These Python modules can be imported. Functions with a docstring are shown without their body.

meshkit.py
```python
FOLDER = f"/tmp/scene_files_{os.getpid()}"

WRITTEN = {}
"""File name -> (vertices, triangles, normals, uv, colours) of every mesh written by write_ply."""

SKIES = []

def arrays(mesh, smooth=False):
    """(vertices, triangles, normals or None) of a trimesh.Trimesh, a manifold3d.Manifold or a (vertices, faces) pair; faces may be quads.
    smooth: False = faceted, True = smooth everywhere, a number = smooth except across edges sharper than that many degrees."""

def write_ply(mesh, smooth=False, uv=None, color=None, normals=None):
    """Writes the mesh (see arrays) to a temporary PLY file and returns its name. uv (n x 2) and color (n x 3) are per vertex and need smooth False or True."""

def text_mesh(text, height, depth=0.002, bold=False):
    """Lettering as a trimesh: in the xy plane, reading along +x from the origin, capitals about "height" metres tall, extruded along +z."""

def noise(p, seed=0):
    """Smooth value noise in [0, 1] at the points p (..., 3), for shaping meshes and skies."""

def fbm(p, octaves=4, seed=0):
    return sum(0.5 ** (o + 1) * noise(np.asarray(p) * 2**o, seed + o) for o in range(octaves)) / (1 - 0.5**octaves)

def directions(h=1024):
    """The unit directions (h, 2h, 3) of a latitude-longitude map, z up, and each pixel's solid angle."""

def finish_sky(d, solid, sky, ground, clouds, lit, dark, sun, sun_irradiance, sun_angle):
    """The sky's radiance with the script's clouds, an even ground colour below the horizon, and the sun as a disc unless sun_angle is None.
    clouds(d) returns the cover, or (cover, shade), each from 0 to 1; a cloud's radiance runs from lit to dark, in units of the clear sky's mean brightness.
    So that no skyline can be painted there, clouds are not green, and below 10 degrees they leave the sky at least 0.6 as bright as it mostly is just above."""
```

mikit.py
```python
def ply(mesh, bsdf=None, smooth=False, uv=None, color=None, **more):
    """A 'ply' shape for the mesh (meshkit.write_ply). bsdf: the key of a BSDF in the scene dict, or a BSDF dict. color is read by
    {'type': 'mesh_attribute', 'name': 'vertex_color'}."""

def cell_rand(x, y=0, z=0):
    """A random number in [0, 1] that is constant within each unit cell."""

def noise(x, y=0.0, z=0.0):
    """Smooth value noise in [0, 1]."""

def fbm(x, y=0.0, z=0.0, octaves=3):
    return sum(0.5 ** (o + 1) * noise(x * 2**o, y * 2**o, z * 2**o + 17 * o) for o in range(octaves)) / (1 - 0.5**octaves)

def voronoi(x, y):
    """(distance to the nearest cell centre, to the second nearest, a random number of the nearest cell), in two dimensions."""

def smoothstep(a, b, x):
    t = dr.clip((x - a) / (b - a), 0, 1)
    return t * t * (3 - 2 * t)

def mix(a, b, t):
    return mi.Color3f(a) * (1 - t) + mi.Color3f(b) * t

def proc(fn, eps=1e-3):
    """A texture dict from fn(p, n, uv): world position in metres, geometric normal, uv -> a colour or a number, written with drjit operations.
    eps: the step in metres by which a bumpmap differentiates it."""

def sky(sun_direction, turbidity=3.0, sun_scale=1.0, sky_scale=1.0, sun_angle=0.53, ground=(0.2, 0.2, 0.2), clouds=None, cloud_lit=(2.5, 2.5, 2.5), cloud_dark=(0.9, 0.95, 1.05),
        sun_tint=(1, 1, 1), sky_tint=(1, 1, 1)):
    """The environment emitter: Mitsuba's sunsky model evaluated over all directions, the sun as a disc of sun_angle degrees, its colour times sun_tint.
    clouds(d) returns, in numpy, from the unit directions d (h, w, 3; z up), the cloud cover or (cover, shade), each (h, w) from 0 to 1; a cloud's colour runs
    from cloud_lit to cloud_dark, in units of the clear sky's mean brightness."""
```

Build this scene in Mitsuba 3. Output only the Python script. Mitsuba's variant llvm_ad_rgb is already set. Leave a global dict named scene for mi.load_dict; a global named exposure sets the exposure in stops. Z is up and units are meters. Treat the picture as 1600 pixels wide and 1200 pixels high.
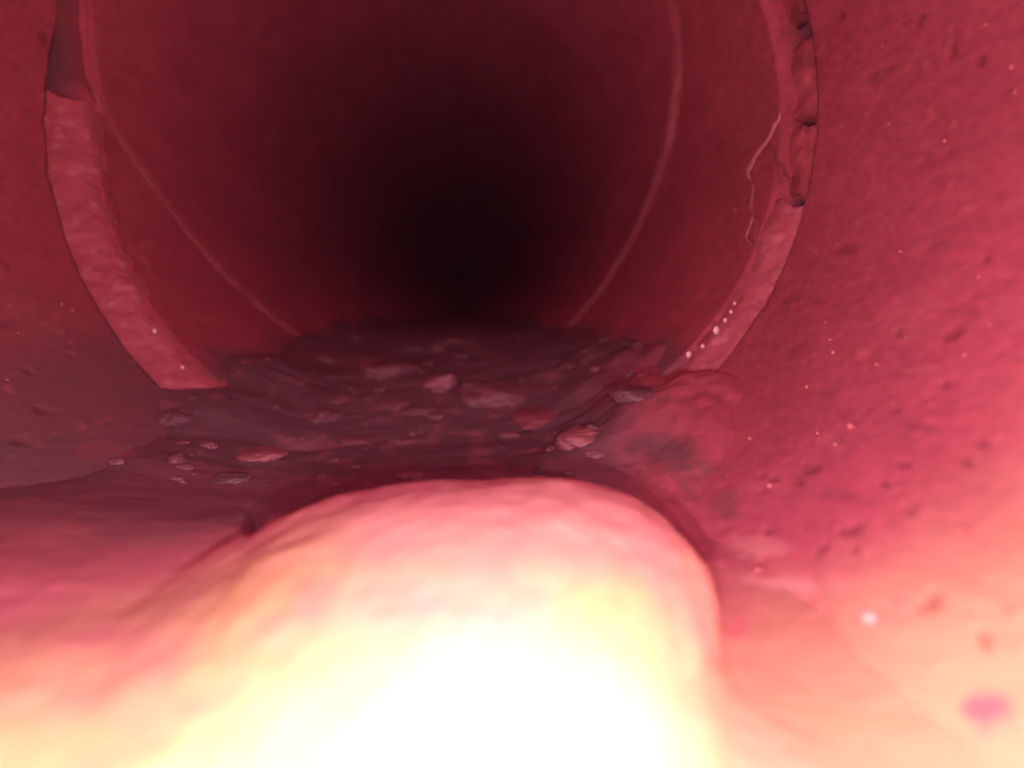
"""Inside of an old clay drain pipe, seen by an inspection camera that lies low in the pipe."""
import math, numpy as np, trimesh, mitsuba as mi, mikit, meshkit
from scipy.interpolate import PchipInterpolator
T = mi.ScalarTransform4f
scene, labels = {}, {}

# ------------------------------------------------------------------ camera, lamps, exposure
YAW, PITCH = 0.07486, 0.20882
fwd = np.array([math.sin(YAW) * math.cos(PITCH), math.cos(YAW) * math.cos(PITCH), -math.sin(PITCH)])
scene['camera'] = {'type': 'thinlens', 'fov': 90.0, 'fov_axis': 'x', 'aperture_radius': 0.0009, 'focus_distance': 0.076,
                   'near_clip': 0.001, 'far_clip': 20.0,
                   'to_world': T().look_at(origin=[0, 0, 0], target=fwd.tolist(), up=[0, 0, 1])}
exposure = -0.7
# the inspection camera's own LEDs, set round its lens (the lower ones have a warmer, greener white)
def led(key, x, y, z, rgb, k):
    scene[key] = {'type': 'point', 'position': [x, y, z], 'intensity': {'type': 'rgb', 'value': [k * c for c in rgb]}}
led('led_upper', -0.003, -0.002, 0.004, (1, .45, .76), .0031)
led('led_upper_right', 0.005, -0.002, 0.000, (1, .45, .76), .0031)
for _k, (_x, _z, _i) in enumerate(((-.007, -.006, .0040), (-.002, -.0095, .0052), (.004, -.0095, .0056), (.012, -.005, .0066))):
    led(f'led_lower_{_k}', _x, .001, _z, (1, .60, .63), _i * 1.14)
# thin haze added so that the far pipe is not black
scene['added_veil'] = {'type': 'homogeneous', 'albedo': {'type': 'rgb', 'value': [.95, .60, .78]}, 'sigma_t': .06}
scene['camera']['medium'] = {'type': 'ref', 'id': 'added_veil'}
scene['haze'] = {'type': 'cube', 'to_world': T().translate([0, 1.25, .03]).scale([.5, 1.65, .5]), 'bsdf': {'type': 'null'}, 'interior': {'type': 'ref', 'id': 'added_veil'}}
labels['haze'] = {'label': 'thin haze added to lift the dark of the pipe', 'category': 'haze', 'kind': 'stuff'}

# ------------------------------------------------------------------ materials
VC = {'type': 'mesh_attribute', 'name': 'vertex_color'}
def bump(inner, scale, fn, eps):
    return {'type': 'twosided', 'bsdf': {'type': 'bumpmap', 'arbitrary': mikit.proc(fn, eps), 'scale': scale, 'bsdf': inner}}
def fine(p, n, uv):
    q = p * 900.0
    return mikit.fbm(q.x, q.y, q.z, 3)
scene['clay_mat'] = bump({'type': 'principled', 'base_color': VC, 'roughness': .55, 'specular': .3}, .00018, fine, 2e-4)
scene['wet_mortar_mat'] = bump({'type': 'principled', 'base_color': VC, 'roughness': .4, 'specular': .45}, .0002, fine, 2e-4)
scene['silt_mat'] = bump({'type': 'principled', 'base_color': VC, 'roughness': .42, 'specular': .5}, .0002, fine, 2e-4)
scene['stone_mat'] = bump({'type': 'principled', 'base_color': VC, 'roughness': .5, 'specular': .4}, .00012, fine, 2e-4)
scene['glint_mat'] = {'type': 'principled', 'base_color': {'type': 'rgb', 'value': [.85, .6, .64]}, 'roughness': .2, 'specular': .9}  # pale base colour stands in for the lamp glint on wet mortar

def tag(key, label=None, category=None, group=None, kind=None):
    labels[key] = {k: v for k, v in (('label', label), ('category', category), ('group', group), ('kind', kind)) if v}

def grid_faces(n, m, wrap=False):
    i, j = np.meshgrid(np.arange(n - 1), np.arange(m if wrap else m - 1), indexing='ij')
    a, b = i * m + j, i * m + (j + 1) % m
    c, d = a + m, b + m
    return np.vstack([np.stack([a.ravel(), c.ravel(), d.ravel()], 1), np.stack([a.ravel(), d.ravel(), b.ravel()], 1)])

def mixc(a, b, t):
    t = np.asarray(t)[..., None]
    return np.asarray(a) * (1 - t) + np.asarray(b) * t
def sstep(a, b, x):
    t = np.clip((x - a) / (b - a), 0, 1)
    return t * t * (3 - 2 * t)
fb = lambda p, s, o=4, seed=0: meshkit.fbm(np.asarray(p) * s, o, seed) - .5

# ------------------------------------------------------------------ the pipe's measures (metres)
CXA, CXB, CZ, RA, RB = -.0104, -.0090, .0348, .0750, .0705
def joint_y(x, z):                      # the first joint is a slightly slanting plane
    return .0996 - .128 * x + .2754 * z
_t = np.array([-51, -39, -31, -24, -13, -1, 4, 9, 14, 19, 60, 110, 150, 179, 187, 196, 206, 217, 234, 270, 309], float)
_y = np.array([194, 196, 195, 192.5, 184.5, 172.3, 166, 162, 157, 151, 132, 122, 122, 126.6, 135.6, 145.4, 152.5, 160.5, 167.5, 178, 194]) / 1000
seam_y = PchipInterpolator(_t, _y)      # the second joint: depth by angle (degrees from +x)
def wrapdeg(th): return (np.degrees(th) + 51) % 360 - 51

# the heap of pale deposit in the foreground: a long flat slope on the left, a round steep side on the right
s_ = trimesh.creation.icosphere(subdivisions=6); v = s_.vertices.copy()
v = np.sign(v) * np.abs(v) ** .8
v *= 1 + .11 * fb(v, 1.4, 3, 101)[:, None] + .045 * fb(v, 4.5, 4, 102)[:, None] + .012 * fb(v, 22, 3, 103)[:, None]
lx = np.clip(-v[:, :1], 0, None)
v = v * np.array([.0225, .0215, .0185]) * [.97, .97, .96] + [.0005, .0405, -.0370]
v += np.hstack([-.0075 * lx ** 1.1, 0 * lx, -.001 * lx ** 2])
v[:, 1] -= 1.3 * np.clip(.036 - v[:, 1], 0, None)                              # runs on towards and under the camera
v[:, 0] = np.where(v[:, 0] > 0, v[:, 0] * np.clip((v[:, 1] + .012) / .054, .05, 1) ** .9 * 1.06, v[:, 0])
MOUND = v
from scipy.interpolate import LinearNDInterpolator
from scipy.ndimage import map_coordinates
_up = s_.vertices[:, 2] > .02
_gx, _gy = np.linspace(-.06, .05, 221), np.linspace(-.06, .09, 301)
_m = LinearNDInterpolator(MOUND[_up][:, :2], MOUND[_up][:, 2], fill_value=-.05)(*np.meshgrid(_gx, _gy))
def mound_top(x, y):
    """height of the mound's upper side (far below where there is none)"""
    x, y = np.broadcast_arrays(np.asarray(x, float), np.asarray(y, float))
    return map_coordinates(_m, [(y.ravel() + .06) / .15 * 300, (x.ravel() + .06) / .11 * 220], order=1, mode='constant', cval=-.05).reshape(x.shape)
def bed_z(x, y):
    x, y = np.asarray(x, float), np.asarray(y, float)
    p = np.stack([x, y, 0 * x], -1)
    z = -.0265 + .0045 * sstep(.09, .17, y) - .012 * sstep(.17, .5, y)
    z = z + .0035 * sstep(.02, .05, np.abs(x + .008))                       # higher along the wall
    z = z - .0060 * sstep(.0, .03, x) * (1 - sstep(.055, .085, y))            # low on the right in front
    z = z + (.0062 + .006 * fb(p, 110, 3, 75)) * sstep(.008, .042, x) * sstep(.045, .088, y) * (1 - sstep(.115, .15, y))   # heaped over the foot of the right mortar
    z = z + .0035 * sstep(-.03, -.05, x) * sstep(.085, .10, y) * (1 - sstep(.12, .15, y))     # and of the left one
    z = z - .0040 * sstep(.050, .075, y) * (1 - sstep(.09, .12, y)) * (1 - sstep(.0, .04, x))   # hollow behind the bank
    z = z + .0030 * (1 - sstep(.010, .048, y)) * sstep(-.002, .012, x) * (1 - .9 * sstep(.012, .030, x))   # it rises again towards the camera on the right
    z = z + .0045 * (1 - sstep(.018, .050, y + .12 * (x + .03))) * sstep(.0, -.03, x)             # bank on the left in front
    z = z - .0016 * np.exp(-((x + .45 * y) / .0011) ** 2) * sstep(.040, .046, y) * (1 - sstep(.056, .066, y))   # a thin furrow
    z = z + .16 * sstep(2.0, 2.5, y)
    nearf = .3 + .7 * sstep(.055, .10, y)
    z = z + nearf * (.0040 * fb(p, 38, 3, 71) + .0020 * fb(p * [.55, 1.5, 1], 110, 3, 72) + .0003 * fb(p, 520, 2, 73))
    # drawn up a little in a soft fillet where it meets the wall
    zw = CZ - np.sqrt(np.clip(RA ** 2 - (x - CXA) ** 2, 0, None)) - .0012 - .03 * sstep(.046, .085, y)
    zw = zw - .35 * np.clip(zw - z, 0, None); k = .0055
    h = np.clip(.5 + .5 * (zw - z) / k, 0, 1)
    z = z * (1 - h) + zw * h + k * h * (1 - h)
    # silt banked softly against the mound's left flank
    m = mound_top(x, y) - .0007 - .025 * sstep(-.016, -.006, x) * sstep(.030, .042, y); k = .006
    h = np.clip(.5 + .5 * (m - z) / k, 0, 1)
    return z * (1 - h) + m * h + k * h * (1 - h)
DEP, DEP2, DEP3 = (.74, .64, .27), (.73, .46, .36), (.64, .20, .285)  # yellow near the lamp, pink farther out: its glare put into the deposit colour
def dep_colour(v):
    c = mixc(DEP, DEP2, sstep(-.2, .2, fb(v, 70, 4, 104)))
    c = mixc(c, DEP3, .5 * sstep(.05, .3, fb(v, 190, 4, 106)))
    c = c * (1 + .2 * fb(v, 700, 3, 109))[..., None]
    return mixc(c, DEP3, .85 * sstep(.027, .056, v[..., 1] + .55 * np.clip(-v[..., 0] - .009, 0, .04) + .018 * fb(v, 80, 4, 107)))      # redder away from the lamp: its falloff put into the colour
BED, BED2, BED3 = (.22, .105, .13), (.155, .09, .115), (.29, .145, .17)
LBANK = (.52, .155, .19)
CLAY, CLAY2, CLAY3 = (.46, .105, .156), (.41, .092, .138), (.48, .125, .172)
PITC = (.17, .035, .05)
GLOW = (.64, .48, .26)      # lamp glow painted on the lower wall and the silt beside the mound
DIRT, SILT = (.10, .035, .042), (.155, .105, .11)
def clay_colour(p, seed):
    c = mixc(CLAY, CLAY2, sstep(-.15, .2, fb(p, 45, 4, seed)))
    c = mixc(c, CLAY3, .8 * sstep(.03, .28, fb(p, 130, 4, seed + 7)))
    c = mixc(c, CLAY2, .7 * sstep(.02, .2, fb(p * [1, .22, 1], 170, 3, seed + 5)))                     # run marks along the pipe
    c = mixc(c, (.36, .10, .12), .55 * sstep(.0, .2, fb(p, 24, 3, seed + 6)))
    c = c * (1 + .35 * fb(p, 900, 2, seed + 8))[..., None]
    c = mixc(c, DIRT, .3 * sstep(.16, .36, fb(p * [1, .5, 1], 260, 3, seed + 3)))
    return c

def pipe_shell(name, th, ys, centre, radius, wall, disp, colour, ends=True):
    """A pipe with a bore, two end faces and an outside. ys: (n, m) depth of each grid point."""
    n, m = ys.shape
    TH = np.broadcast_to(th, ys.shape)
    C = centre(ys)
    base = lambda r: np.stack([C[0] + r * np.cos(TH), ys, C[1] + r * np.sin(TH)], -1)
    p0 = base(radius(ys, TH))
    r = radius(ys, TH) + disp(p0, TH, ys)
    inner, outer = base(r), base(radius(ys, TH) + wall)[[0, -1]]
    col = colour(inner, TH, ys)
    v = np.vstack([inner.reshape(-1, 3), outer.reshape(-1, 3)])
    c = np.vstack([col.reshape(-1, 3), mixc((.16, .075, .10), (.26, .13, .16), .5 + fb(outer.reshape(-1, 3), 300))])
    f = [grid_faces(n, m, True)]
    i0, o0 = 0, n * m
    j = np.arange(m); k = (j + 1) % m
    f += [np.stack([o0 + j, j, k], 1), np.stack([o0 + j, k, o0 + k], 1)]
    e, o1 = (n - 1) * m, n * m + m
    f += [np.stack([e + j, o1 + j, o1 + k], 1), np.stack([e + j, o1 + k, e + k], 1)]
    f += [np.stack([o0 + j, o0 + k, o1 + k], 1), np.stack([o0 + j, o1 + k, o1 + j], 1)]
    return trimesh.Trimesh(v, np.vstack(f), process=False), c

def add_pipe(key, mesh, colour, is_rim):
    """the pipe, and the rim at its joint as a part of its own"""
    r = is_rim[mesh.faces].all(1)
    for k, f in ((key, mesh.faces[~r]), (key + '__rim', mesh.faces[r])):
        use = np.unique(f); at = np.zeros(len(mesh.vertices), int); at[use] = np.arange(len(use))
        scene[k] = mikit.ply(trimesh.Trimesh(mesh.vertices[use], at[f], process=False), 'clay_mat', smooth=True, color=colour[use])
def rim_mask(ys, first, width):
    n, m = ys.shape
    d = (ys - ys[:1]) if first else (ys[-1:] - ys)
    o = np.zeros((2, m), bool); o[0 if first else 1] = True
    return np.concatenate([(d < width).ravel(), o.ravel()])

# pits of the near section: (angle deg, depth y, length along the pipe, width, turn, depth of the pit)
def bore_hit(px, py, cx=CXA, R=RA):
    """the point of the bore that lies behind a place of the photograph (measuring aid: gives angle and depth)"""
    x, z, y = (px - 800) / 800, -(py - 600) / 800, 1.0
    y, z = y * math.cos(PITCH) + z * math.sin(PITCH), -y * math.sin(PITCH) + z * math.cos(PITCH)
    x, y = x * math.cos(YAW) + y * math.sin(YAW), -x * math.sin(YAW) + y * math.cos(YAW)
    a, b, c = x * x + z * z, -2 * (x * cx + z * CZ), cx * cx + CZ * CZ - R * R
    t = (-b + math.sqrt(max(b * b - 4 * a * c, 0))) / (2 * a)
    return np.array([x, y, z]) * t
def ray_dir(px, py):
    d = bore_hit(px, py); return d / d[1]
rng = np.random.default_rng(4)
# smears of silt and scum with a shape of their own: pixel, half width, half height, colour, strength
SMEARS = [(1045, 735, 85, 30, (.17, .085, .10), .9), (1020, 660, 80, 20, (.19, .085, .105), .8), (1115, 785, 45, 26, (.16, .08, .09), .8), (1180, 855, 60, 20, (.60, .27, .28), .6), (1225, 912, 95, 14, (.62, .32, .31), .6),
          (1535, 1108, 40, 22, (.56, .14, .20), .85), (1165, 1010, 30, 40, (.60, .16, .22), .6), (60, 745, 150, 60, (.15, .105, .105), .8), (170, 706, 40, 14, (.42, .09, .10), .7)]
def smear(p, c):
    flat, cc = p.reshape(-1, 3), c.reshape(-1, 3).copy()
    nz = fb(flat, 170, 4, 55) + .6 * fb(flat, 600, 3, 56)
    for px, py, w, h, col, k in SMEARS:
        q = bore_hit(px, py); ux, uy = bore_hit(px + w, py) - q, bore_hit(px, py - h) - q
        L = np.linalg.norm(ux) * 2.5
        near = np.nonzero(np.abs(flat - q).max(1) < L)[0]
        # the two half axes lie in the surface
        M = np.stack([ux, uy], 1); uv = (flat[near] - q) @ np.linalg.pinv(M).T
        off = np.linalg.norm(flat[near] - q - uv @ M.T, axis=1) / (np.linalg.norm(uy) + .004)
        e = np.sqrt(uv[:, 0] ** 2 + uv[:, 1] ** 2) + .6 * off + 1.6 * nz[near]
        cc[near] = mixc(cc[near], col, k * (1 - sstep(.45, 1.25, e)))
    return cc.reshape(c.shape)
PITS = [(1490, 522, 20, 9), (1530, 690, 12, 9), (1265, 730, 20, 8), (1330, 828, 24, 9), (1285, 858, 12, 7), (1425, 793, 14, 9), (1455, 943, 24, 9),
        (1210, 748, 7, 6), (1246, 750, 8, 6), (1410, 725, 12, 6), (1490, 70, 9, 13), (1437, 32, 7, 7), (1197, 830, 9, 9), (1335, 860, 7, 6),
        (1180, 1010, 18, 14), (1540, 1000, 14, 9), (1180, 895, 14, 8), (1290, 960, 10, 8), (1380, 755, 8, 7), (1505, 720, 8, 8), (65, 640, 9, 7), (30, 690, 8, 7), (68, 60, 6, 9), (1310, 690, 7, 6), (1400, 640, 9, 5), (1480, 600, 8, 5)]
PIT3 = []
for a, b, w, h in PITS:
    q = bore_hit(a, b); D = np.linalg.norm(q)
    ang = -.55 + .3 * rng.normal()
    qa = bore_hit(a + w * math.cos(ang), b + w * math.sin(ang)); 
    axis = qa - q; L = np.linalg.norm(axis)
    PIT3.append((q, axis / L, min(L, .0045), min(h * D / 800 * 1.1, .002)))
for k in range(36):                    # small chips everywhere on the wall
    a, yy = rng.uniform(-60, 30), rng.uniform(.03, .1)
    if k % 3 == 0: a = rng.uniform(150, 230)
    a = math.radians(a)
    q = np.array([CXA + RA * math.cos(a), yy, CZ + RA * math.sin(a)])
    ax = rng.normal(size=3); ax /= np.linalg.norm(ax)
    s = rng.uniform(.0003, .0007)
    PIT3.append((q, ax, s * rng.uniform(1, 1.8), s))

def pit_field(p):
    out = np.zeros(p.shape[:-1]); flat = p.reshape(-1, 3); o = out.reshape(-1)
    wob = fb(flat, 900, 2, 5)
    for q, ax, L, w in PIT3:
        near = np.nonzero(np.abs(flat - q).max(1) < 2.2 * L + .001)[0]
        d = flat[near] - q; u = d @ ax; v = np.linalg.norm(d - u[:, None] * ax, axis=1)
        e = np.sqrt((u / L) ** 2 + (v / w) ** 2) + .7 * wob[near]
        o[near] = np.maximum(o[near], 1 - sstep(.7, 1.05, e))
    return out

# ------------------------------------------------------------------ near section (round the camera)
N_TH = 1150
th = np.linspace(0, 2 * np.pi, N_TH, endpoint=False)
yend = joint_y(CXA + RA * np.cos(th), CZ + RA * np.sin(th)) - .0004
t = np.concatenate([np.linspace(0, .12, 12, endpoint=False), np.linspace(.12, 1, 250)])
ysA = -.28 + (yend[None] + .28) * np.where(t < .12, t / .12 * .62, .62 + .38 * (t - .12) / .88)[:, None]
CACHE = {}
def dispA(p, TH, ys):
    pit = CACHE['pit'] = pit_field(p)
    near = sstep(.0, .03, ys)
    grain = sstep(.16, .34, fb(p, 620, 2, 11))
    CACHE['grain'] = grain
    edge = sstep(.0018, 0, yend[None] - ys)
    return near * (.0009 * fb(p, 60, 3, 1) + .0002 * fb(p, 350, 3, 2) + .00025 * pit - .0001 * grain) + edge * (.0018 * np.clip(fb(p, 200, 3, 9) - .06, 0, 1))
def colA(p, TH, ys):
    c = clay_colour(p, 20)
    deg = wrapdeg(TH)
    low = sstep(196, 232, deg + 34 * fb(p, 60, 4, 31)) * (1 - sstep(262, 280, deg)) * sstep(.035, .07, ys + .03 * fb(p, 50, 4, 8))
    c = mixc(c, SILT, .75 * low)
    glow = sstep(.050, .024, ys + .022 * fb(p, 60, 4, 34)) * sstep(-.004, -.026, p[..., 2] + .014 * fb(p, 70, 4, 33))  # low and near the camera: lamp glow put into the wall colour
    c = mixc(c, GLOW, .85 * glow)
    c = smear(p, c)
    c = mixc(c, PITC, .5 * CACHE['pit'])  # shade of the hollows put into their colour
    c = mixc(c, (.52, .17, .19), .5 * CACHE['grain'])
    st = sstep(.0045, -.001, p[..., 2] - bed_z(p[..., 0], ys) + .006 * fb(p, 120, 3, 35)) * sstep(.045, .065, ys) * (p[..., 2] < .01)
    c = mixc(c, mixc(BED, CLAY, sstep(-.01, .03, p[..., 0])), .9 * st)
    return mixc(c, DIRT, .5 * sstep(.0009, 0, yend[None] - ys) * sstep(-.05, .15, fb(p, 220, 3, 19)))
m, c = pipe_shell('a', th, ysA, lambda y: (CXA, CZ), lambda y, t: RA, .011, dispA, colA)
add_pipe('clay_pipe', m, c, rim_mask(ysA, False, .0014))
tag('clay_pipe', 'nearest red clay pipe length, its pitted wall filling the right and left edges', 'pipe')

# ------------------------------------------------------------------ second section, between the two joints
nb = 900
thb = np.linspace(0, 2 * np.pi, nb, endpoint=False)
yb0 = joint_y(CXB + RB * np.cos(thb), CZ + RB * np.sin(thb)) + .0042
yb1 = seam_y(wrapdeg(thb))
tb = np.concatenate([np.linspace(0, .12, 30, endpoint=False), np.linspace(.12, 1, 130)])
ysB = yb0[None] + (yb1 - yb0)[None] * tb[:, None]
def dispB(p, TH, ys):
    lip = sstep(.0022, 0, ys - yb0[None])
    return .0009 * fb(p, 55, 4, 3) + .0005 * fb(p, 300, 3, 4) + lip * (.0012 + .0012 * fb(p, 260, 3, 6)) + .0007 * sstep(.0015, 0, yb1[None] - ys)
def colB(p, TH, ys):
    c = clay_colour(p, 40)
    c = mixc(c, (.52, .17, .17), .5 * sstep(.2, .32, fb(p, 500, 2, 12)))
    st = sstep(.005, -.001, p[..., 2] - bed_z(p[..., 0], ys) + .007 * fb(p, 120, 3, 36)) * (p[..., 2] < .01)
    c = mixc(c, BED, .9 * st)
    return mixc(c, DIRT, .55 * sstep(.002, 0, yb1[None] - ys))
m, c = pipe_shell('b', thb, ysB, lambda y: (CXB, CZ), lambda y, t: RB, .010, dispB, colB)
add_pipe('clay_pipe_001', m, c, rim_mask(ysB, True, .0024))
tag('clay_pipe_001', 'short dark red pipe length between the thick mortar joint and the thin seam', 'pipe')

# ------------------------------------------------------------------ far section, bending away into the dark
nc = 500
thc = np.linspace(0, 2 * np.pi, nc, endpoint=False)
yc0 = seam_y(wrapdeg(thc)) + .0006
tc = np.linspace(0, 1, 220) ** 2.2
ysC = yc0[None] + (2.6 - yc0)[None] * tc[:, None]
def cenC(y):
    return CXB - .0006 + 0 * y, CZ + 0 * y
m, c = pipe_shell('c', thc, ysC, cenC, lambda y, t: RB - .0006, .010,
                  lambda p, TH, ys: .0012 * fb(p, 45, 4, 5) + .0005 * fb(p, 250, 3, 6) + .0005 * sstep(.002, 0, ys - yc0[None]),
                  lambda p, TH, ys: clay_colour(p, 60))
add_pipe('clay_pipe_002', m, c, rim_mask(ysC, True, .002))
tag('clay_pipe_002', 'far red pipe length running into the black beyond the thin seam', 'pipe')

# outer socket round the first joint, so that the open gap has a back
ns = 240
ths = np.linspace(0, 2 * np.pi, ns, endpoint=False)
jm = joint_y(CXA + RA * np.cos(ths), CZ + RA * np.sin(ths))
ysS = jm[None] + np.array([-.012, .0, .008, .03])[:, None]
m, c = pipe_shell('s', ths, ysS, lambda y: (CXA, CZ), lambda y, t: RA + .0112, .008, lambda p, TH, ys: 0 * ys, lambda p, TH, ys: mixc(DIRT, SILT, .3 + fb(p, 200)))
scene['clay_pipe_001__socket'] = mikit.ply(m, 'clay_mat', smooth=True, color=c)

# ------------------------------------------------------------------ mortar of the first joint: pieces with broken ends
MORTAR, MORTAR2, MORTAR3 = (.48, .14, .18), (.42, .115, .15), (.54, .20, .24)
def mortar_piece(a0, a1, seed, w0=1.0, red=0.0, rag=.1):
    n = max(12, int(abs(a1 - a0) * 4.5))
    a = np.radians(np.linspace(a0, a1, n))
    jag = np.random.default_rng(seed)
    prof = np.array([[0, 0], [.12, -.02], [.25, -.05], [.4, -.05], [.55, 0], [.7, .02], [.85, .06], [.95, .22], [1, .5], [1.02, 1.0], [.6, 1.7], [-.9, 1.7], [-.9, .35], [-.1, .1]])
    kk = np.append(np.arange(len(prof)), 0); prof = np.stack([np.interp(np.linspace(0, len(prof), 70, endpoint=False), np.arange(len(prof) + 1), prof[kk, c_]) for c_ in (0, 1)], 1)
    wv = w0 * (1 + rag * 2.2 * fb(np.stack([a * 14, 0 * a, 0 * a + seed], 1), 1.0, 3, seed))
    P = []
    for i, t in enumerate(a):
        po = np.array([CXA + (RA + .0007) * math.cos(t), 0, CZ + (RA + .0007) * math.sin(t)]); po[1] = joint_y(po[0], po[2]) - .0002
        pi_ = np.array([CXB + (RB - .0002) * math.cos(t), 0, CZ + (RB - .0002) * math.sin(t)]); pi_[1] = joint_y(pi_[0], pi_[2]) + .0040
        s = pi_ - po; dy = np.array([0, .0042, 0])
        P.append(po + prof[:, :1] * s * wv[i] + prof[:, 1:] * dy)
    P = np.array(P)
    # crumbly surface and slanting, broken ends
    q = P.reshape(-1, 3)
    nrm = np.array([-.0, -1, 0]) + .7 * (np.array([CXB, 0, CZ]) - q * [1, 0, 1]) / RB
    nz = fb(q, 120, 4, seed) * .0010 + fb(q, 480, 3, seed + 1) * .0007
    q = q + nrm * nz[:, None]
    P = q.reshape(P.shape)
    for e, sgn in ((0, 1), (-1, -1)):
        tang = P[8 if e == 0 else -9] - P[e]; tang = tang / np.linalg.norm(tang, axis=1, keepdims=True)
        P[e] += tang * (.0040 * fb(P[e], 420, 3, seed + 5) + .0007 * (prof[:, :1].ravel() - .5) * (1 if seed % 2 else -1))[:, None]
    m_ = P.shape[1]
    f = [grid_faces(len(P), m_, True)]
    v = P.reshape(-1, 3)
    for e, flip in ((0, False), (len(P) - 1, True)):
        k = np.arange(m_); cidx = len(v); v = np.vstack([v, P[e].mean(0)])
        tri = np.stack([np.full(m_, cidx), e * m_ + k, e * m_ + (k + 1) % m_], 1)
        f.append(tri[:, ::-1] if flip else tri)
    mesh = trimesh.Trimesh(v, np.vstack(f), process=False); mesh.fix_normals()
    c = mixc(MORTAR, MORTAR2, sstep(-.2, .2, fb(v, 160, 4, seed + 2)))
    c = mixc(c, MORTAR3, sstep(.08, .25, fb(v, 420, 3, seed + 3)))
    c = mixc(c, (.37, .085, .105), red)
    c = mixc(c, (.16, .04, .06), red * .9 * sstep(-.02, .14, fb(v, 150, 4, seed + 8)))
    c = mixc(c, DIRT, .5 * sstep(.27, .34, fb(v, 300, 2, seed + 4)))
    return mesh, c
PIECES = [(179.0, 241, 3, .93, 0), (-52, -17.2, 6, .78, 0), (-15.6, -5.6, 9, .56, .8), (-4.4, 6.6, 13, .40, .6), (10.4, 34, 21, .18, .8)]
PL = ['left curved mortar strip with a broken flat top end', 'right lower mortar strip, bright and wet', 'short reddish mortar piece above the crack on the right', 'narrow mortar piece below the dark hole on the right', 'thin mortar edge beside the dark line at the upper right']
for k, (a0, a1, sd, w, red) in enumerate(PIECES):
    m, c = mortar_piece(a0, a1, sd, w, red, (.12, .15, .7, .9, .9)[k])
    key = ['mortar_joint__mortar_strip', 'mortar_joint__mortar_strip_001', 'mortar_joint__mortar_chip', 'mortar_joint__mortar_chip_001', 'mortar_joint__mortar_chip_002'][k]
    scene[key] = mikit.ply(m, 'wet_mortar_mat', smooth=True, color=c); tag(key, PL[k])
tag('mortar_joint', 'thick crumbling mortar ring in the nearer pipe joint, gapped at upper left', 'mortar joint')

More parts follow.
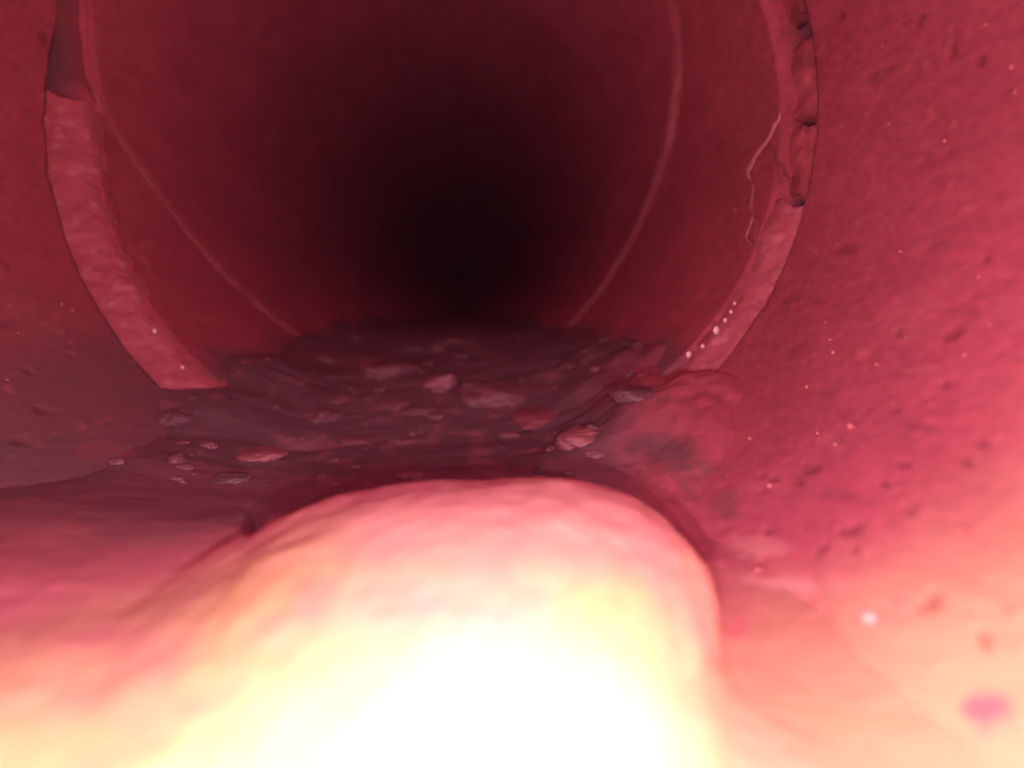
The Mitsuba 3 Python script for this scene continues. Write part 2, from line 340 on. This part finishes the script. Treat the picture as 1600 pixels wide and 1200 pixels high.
# ------------------------------------------------------------------ thin seam of the second joint
def seam_piece(a0, a1, seed, half, proud):
    n = int(abs(a1 - a0) * 3)
    A = np.linspace(a0, a1, n); P = []
    k = np.linspace(-1, 1, 9)
    for i, t in enumerate(A):
        u = i / (n - 1); taper = min(1, u / .06 + .15, (1 - u) / .06 + .15)
        w = half(u) * taper; h = proud(u) * taper
        y = seam_y(t) + k * w
        r = RB + .0003 - h * np.sqrt(np.clip(1 - k ** 2, 0, 1))
        tr = math.radians(t)
        top = np.stack([CXB + r * math.cos(tr), y, CZ + r * math.sin(tr)], 1)
        bot = np.stack([CXB + (RB + .004) * math.cos(tr) + 0 * y, y, CZ + (RB + .004) * math.sin(tr) + 0 * y], 1)[::-1]
        P.append(np.vstack([top, bot]))
    P = np.array(P); q = P.reshape(-1, 3)
    q = q + np.stack([fb(q, 300, 3, seed), fb(q, 300, 3, seed + 1), fb(q, 300, 3, seed + 2)], 1) * .0011
    mm = P.shape[1]
    mesh = trimesh.Trimesh(q, grid_faces(n, mm, True), process=False); mesh.fix_normals()
    c = mixc((.44, .15, .18), (.40, .11, .14), sstep(-.2, .2, fb(q, 250, 3, seed + 3)))
    return mesh, c
for k, (a0, a1, hw, pr, lab) in enumerate([(177, 236, lambda u: .0009 + .0005 * u, lambda u: .0005 + .0004 * u, 'left arm of the thin seam'),
                                      (18, -52, lambda u: .0026 - .0010 * u, lambda u: .0026 - .0014 * u, 'right arm of the thin seam')]):
    m, c = seam_piece(a0, a1, 31 + 7 * k, hw, pr)
    key = 'mortar_seam__seam_bead' + (f'_{k:03d}' if k else '')
    scene[key] = mikit.ply(m, 'wet_mortar_mat', smooth=True, color=c); tag(key, lab)
tag('mortar_seam', 'thin pale seam of mortar round the farther pipe joint', 'mortar joint')

# ------------------------------------------------------------------ bed of silt on the pipe's bottom
bx, by = np.linspace(-.082, .064, 420), np.concatenate([np.linspace(-.1, .02, 40, endpoint=False), np.linspace(.02, .21, 520), np.linspace(.212, 2.6, 200)])
X, Y = np.meshgrid(bx, by)
Z = bed_z(X, Y)
V = np.stack([X, Y, Z], -1).reshape(-1, 3)
F = grid_faces(len(by), len(bx))[:, ::-1]
rr = np.hypot(V[:, 0] - CXA, V[:, 2] - CZ)
F = F[(rr[F] < RA + .006).all(1)]
c = mixc(BED, BED2, sstep(-.12, .15, fb(V, 70, 4, 81) + .3 * sstep(.06, .1, V[:, 1]) - .1))
c = mixc(c, BED3, .8 * sstep(.08, .28, fb(V, 260, 3, 82)))
ww = .03 * fb(V, 60, 4, 34)
c = mixc(c, LBANK, .9 * sstep(.058, .034, V[:, 1] + ww))  # paler towards the camera: lamp brightness put into the silt colour
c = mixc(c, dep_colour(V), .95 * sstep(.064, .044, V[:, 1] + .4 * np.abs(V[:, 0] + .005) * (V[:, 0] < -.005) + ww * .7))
cl = clay_colour(V, 20)
cl = mixc(cl * .9, GLOW, .85 * sstep(.050, .024, V[:, 1] + .022 * fb(V, 60, 4, 34)))  # the same painted lamp glow, on the silt
c = mixc(c, cl, .97 * sstep(.004 + .012 * sstep(.05, .075, V[:, 1]), .024 + .014 * sstep(.05, .075, V[:, 1]), V[:, 0] + .5 * ww) * sstep(.12, .09, V[:, 1]))           # like the wall where it lies on it at the right
c = smear(V, c)
used = np.unique(F); remap = np.full(len(V), -1); remap[used] = np.arange(len(used))
bedmesh = trimesh.Trimesh(V[used], remap[F], process=False)
scene['silt_bed'] = mikit.ply(bedmesh, 'silt_mat', smooth=True, color=c[used])
tag('silt_bed', 'reddish silt lying along the bottom of the pipe', 'silt', kind='structure')

def on_bed(px, py):
    """where a line of sight meets the silt (to place a stone on it)"""
    d = ray_dir(px, py); ys = np.linspace(.02, .5, 4000); z = d[2] * ys
    k = np.nonzero(z < bed_z(d[0] * ys, ys))[0]
    y = ys[k[0]] if len(k) else .17
    return np.array([d[0] * y, y, float(bed_z(d[0] * y, y))])

# ------------------------------------------------------------------ stones
def stone(key, centre, size, turn, seed, colour, label, cat='stone', sub=4, rough=.22, tilt=0.0, mat='stone_mat', box=0.0):
    s = trimesh.creation.icosphere(subdivisions=sub)
    v = s.vertices.copy()
    if box: v = np.sign(v) * np.abs(v) ** (1 - box)
    v = v * (1 + rough * 2 * fb(v, 1.3, 3, seed)[:, None] + rough * .5 * fb(v, 4.5, 3, seed + 1)[:, None])
    v = v * size
    for ang, (i, j) in ((tilt, (0, 2)), (turn, (0, 1))):
        ca, sa = math.cos(ang), math.sin(ang); a, b = v[:, i].copy(), v[:, j].copy()
        v[:, i], v[:, j] = a * ca - b * sa, a * sa + b * ca
    v = v + centre
    col = np.asarray(colour)
    c = mixc(col, col * .72, sstep(-.15, .2, fb(v, 260, 4, seed + 2)))
    c = mixc(c, np.clip(col * 1.25, 0, .9), .8 * sstep(.1, .28, fb(v, 520, 3, seed + 3)))
    scene[key] = mikit.ply(trimesh.Trimesh(v, s.faces, process=False), mat, smooth=True, color=c)
    tag(key, label, cat)

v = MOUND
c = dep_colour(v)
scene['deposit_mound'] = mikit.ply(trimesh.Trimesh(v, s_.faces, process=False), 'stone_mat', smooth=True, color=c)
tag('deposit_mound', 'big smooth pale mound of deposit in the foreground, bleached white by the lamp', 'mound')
GREY, MAUVE, PINK, RED = (.18, .09, .115), (.21, .095, .125), (.31, .115, .14), (.24, .075, .095)
STONES = [  # pixel x, y, half width and half height in pixels, colour, tilt, label
    (685, 603, 27, 15, (.38, .19, .25), .35, 'small pale oval pebble at the middle of the far silt'),
    (603, 582, 44, 20, MAUVE, 0, 'dull mauve stone left of the small pale oval pebble'),
    (778, 622, 56, 26, MAUVE, -.1, 'large dull mauve stone right of the small pale oval pebble'),
    (915, 684, 38, 16, PINK, .1, 'bright pink stone just behind the big pale mound'),
    (402, 714, 36, 12, PINK, 0, 'flat pink stone on the silt, left of the big pale mound'),
    (1000, 614, 38, 10, GREY, 0, 'flat greyish stone below the right end of the mortar strip'),
    (172, 706, 30, 13, RED, -.3, 'brick red stone in the dark silt at the left'),
    (492, 652, 34, 13, MAUVE, .2, 'dim stone between the flat pink stone and the dull mauve ones'),
    (850, 652, 46, 12, RED, .05, 'reddish flat stone above the bright pink stone'),
    (712, 534, 30, 9, MAUVE, 0, 'dim stone on the farthest crest of the silt'),
    (262, 652, 30, 12, GREY, .1, 'grey stone at the foot of the left mortar strip'),
    (216, 640, 9, 7, (.6, .45, .47), 0, 'tiny whitish pebble at the foot of the left wall'),
    (560, 690, 26, 8, MAUVE, 0, 'small dark stone behind the left shoulder of the big pale mound'),
    (655, 640, 30, 8, GREY, 0, 'thin grey stone in front of the small pale oval pebble'),
    (1365, 966, 15, 8, (.72, .42, .38), 0, 'small pale chip on the right wall below the pits'),
]
n = 0
for k, (px, py, w, h, col, tl, lab) in enumerate(STONES):
    p = bore_hit(px, py) if px > 1120 else on_bed(px, py)
    D = p[1]
    sx, sz = w * D / 800, h * D / 800
    key = 'pebble' + (f'_{n:03d}' if n else ''); n += 1
    stone(key, p + np.array([0, sx * .3, -sz * .55]), np.array([sx * 1.12, .85 * sx, sz * 1.3]), rng.uniform(-.4, .4), 200 + 9 * k, col, lab, cat='pebble', sub=4, rough=.34, tilt=tl, box=.25)

# ------------------------------------------------------------------ root hair on the second section, by the crack
def strand(key, pts, r, colour):
    pts = np.array(pts)
    s = np.linspace(0, 1, len(pts)); q = PchipInterpolator(s, pts, axis=0)(np.linspace(0, 1, 60))
    q = q + np.stack([fb(q, 700, 2, i) for i in (1, 2, 3)], 1) * .0008
    d = np.gradient(q, axis=0); d /= np.linalg.norm(d, axis=1, keepdims=True)
    a = np.cross(d, [0, 0, 1.0]); a /= np.linalg.norm(a, axis=1, keepdims=True); b = np.cross(d, a)
    ph = np.linspace(0, 2 * np.pi, 8, endpoint=False)
    rad = r * (1 + .9 * fb(q, 900, 2, 9)) * np.clip(np.minimum(np.arange(60), 59 - np.arange(60)) / 5 + .2, 0, 1)
    v = (q[:, None] + rad[:, None, None] * (np.cos(ph)[None, :, None] * a[:, None] + np.sin(ph)[None, :, None] * b[:, None])).reshape(-1, 3)
    m = trimesh.Trimesh(v, grid_faces(60, 8, True), process=False); m.fix_normals()
    scene[key] = mikit.ply(m, 'wet_mortar_mat', smooth=True, color=np.tile(colour, (len(v), 1)))
wallpt = lambda px, py, lift: (lambda p: p + (np.array([CXB, p[1], CZ]) - p) / RB * lift)(bore_hit(px, py, CXB, RB))
HAIRS = [([(1226, 176), (1216, 200), (1203, 222), (1189, 243), (1176, 268), (1179, 285)], .0008, .00040, (.52, .21, .23)),
         ([(1178, 283), (1180, 300), (1177, 318), (1179, 345), (1171, 368), (1180, 388)], .0005, .00026, (.48, .19, .21)),
         ([(1203, 222), (1212, 246), (1228, 266), (1240, 290)], .0005, .00028, (.34, .10, .12)),
         ([(1216, 200), (1222, 230), (1218, 262), (1225, 290)], .0004, .00016, (.36, .12, .14)),
         ([(1189, 243), (1180, 250), (1172, 262), (1160, 270)], .0006, .00014, (.46, .18, .20)),
         ([(1178, 340), (1186, 352), (1184, 372), (1190, 392)], .0006, .00013, (.44, .17, .19))]
for k, (pp, lift, r, col) in enumerate(HAIRS):
    strand('root__strand' + (f'_{k:03d}' if k else ''), [wallpt(a, b, lift) for a, b in pp], r, col)
tag('root', 'thin pale forked root hanging down the wall beside the cracked right mortar', 'root')

# ------------------------------------------------------------------ pale beads painting wet glints on the mortar, and loose grit on the walls
def bead(key, p, r, lab):
    s = trimesh.creation.icosphere(subdivisions=3); v = s.vertices * [r * .8, r * .4, r * 1.1] + p
    scene[key] = mikit.ply(trimesh.Trimesh(v, s.faces, process=False), 'glint_mat', smooth=True); tag(key, lab, 'water drop')
def mortar_pt(px, py):
    d = ray_dir(px, py); ys = np.linspace(.06, .14, 800)
    x, z = d[0] * ys, d[2] * ys
    k = np.nonzero(ys > joint_y(x, z) + .0015)[0][0]
    return d * ys[k]
for k, (px, py, r, lab) in enumerate([(241, 517, .0005, 'painted glint bead half way down the left mortar strip'), (285, 574, .0004, 'painted glint bead near the bottom of the left mortar strip'),
        (1119, 516, .0007, 'biggest and brightest painted glint bead on the right mortar strip'), (1133, 500, .0004, 'painted glint bead just above the biggest one on the right mortar'), (1142, 487, .00035, 'small middle painted glint bead above the biggest one on the right mortar'),
        (1148, 474, .0003, 'topmost tiny painted glint bead on the wet part of the right mortar'), (1098, 541, .0004, 'painted glint bead below the biggest one on the right mortar'), (1076, 554, .0006, 'painted glint bead at the bottom tip of the right mortar strip')]):
    bead('glint_bead' + (f'_{k:03d}' if k else ''), mortar_pt(px, py), r, lab)
gr = []
for k in range(130):
    a = rng.uniform(-62, 25) if k % 4 else rng.uniform(160, 235)
    far = k % 3 == 0
    t = math.radians(a)
    R_, cx_ = (RB, CXB) if far else (RA, CXA)
    yj = joint_y(cx_ + R_ * math.cos(t), CZ + R_ * math.sin(t))
    y = rng.uniform(yj + .008, yj + .04) if far else rng.uniform(.035, yj - .003)
    p = np.array([cx_ + (R_ - .0002) * math.cos(t), y, CZ + (R_ - .0002) * math.sin(t)])
    s = trimesh.creation.icosphere(subdivisions=1); r = rng.uniform(.0001, .0003)
    gr.append(trimesh.Trimesh(s.vertices * r * rng.uniform(.6, 1.5, 3) + p, s.faces, process=False))
g = trimesh.util.concatenate(gr)
gc = np.repeat(np.array([np.array((.50, .16, .18)) * rng.uniform(.7, 1.1) for _ in gr]), [len(x.vertices) for x in gr], axis=0)
scene['grit'] = mikit.ply(g, 'stone_mat', smooth=True, color=gc)
tag('grit', 'pale grains of grit sticking to the walls of the pipe', 'grit', kind='stuff')

# ------------------------------------------------------------------ small gravel half sunk in the silt
gr, gcol = [], []
for k in range(260):
    x, y = rng.uniform(-.055, .042), .072 + .17 * rng.uniform() ** 1.5
    if x > .02 and y < .10: continue
    sz = .0004 + .0016 * rng.uniform() ** 3
    b = trimesh.creation.icosphere(subdivisions=2 if sz < .0009 else 3); v = b.vertices.copy()
    v *= 1 + .8 * fb(v, 1.5, 2, 300 + k)[:, None]
    v = v * sz * rng.uniform([.8, .7, .4], [1.9, 1.2, .8]) + [x, y, float(bed_z(x, y)) - sz * .15]
    gr.append(trimesh.Trimesh(v, b.faces, process=False))
    gcol.append(np.tile(np.array([(.19, .085, .105), (.15, .08, .10), (.24, .075, .095), (.24, .12, .145)][rng.integers(4)]) * rng.uniform(.75, 1.2), (len(v), 1)))
scene['gravel'] = mikit.ply(trimesh.util.concatenate(gr), 'stone_mat', smooth=True, color=np.vstack(gcol))
tag('gravel', 'fine dark gravel half sunk in the silt behind the pale mound', 'gravel', kind='stuff')
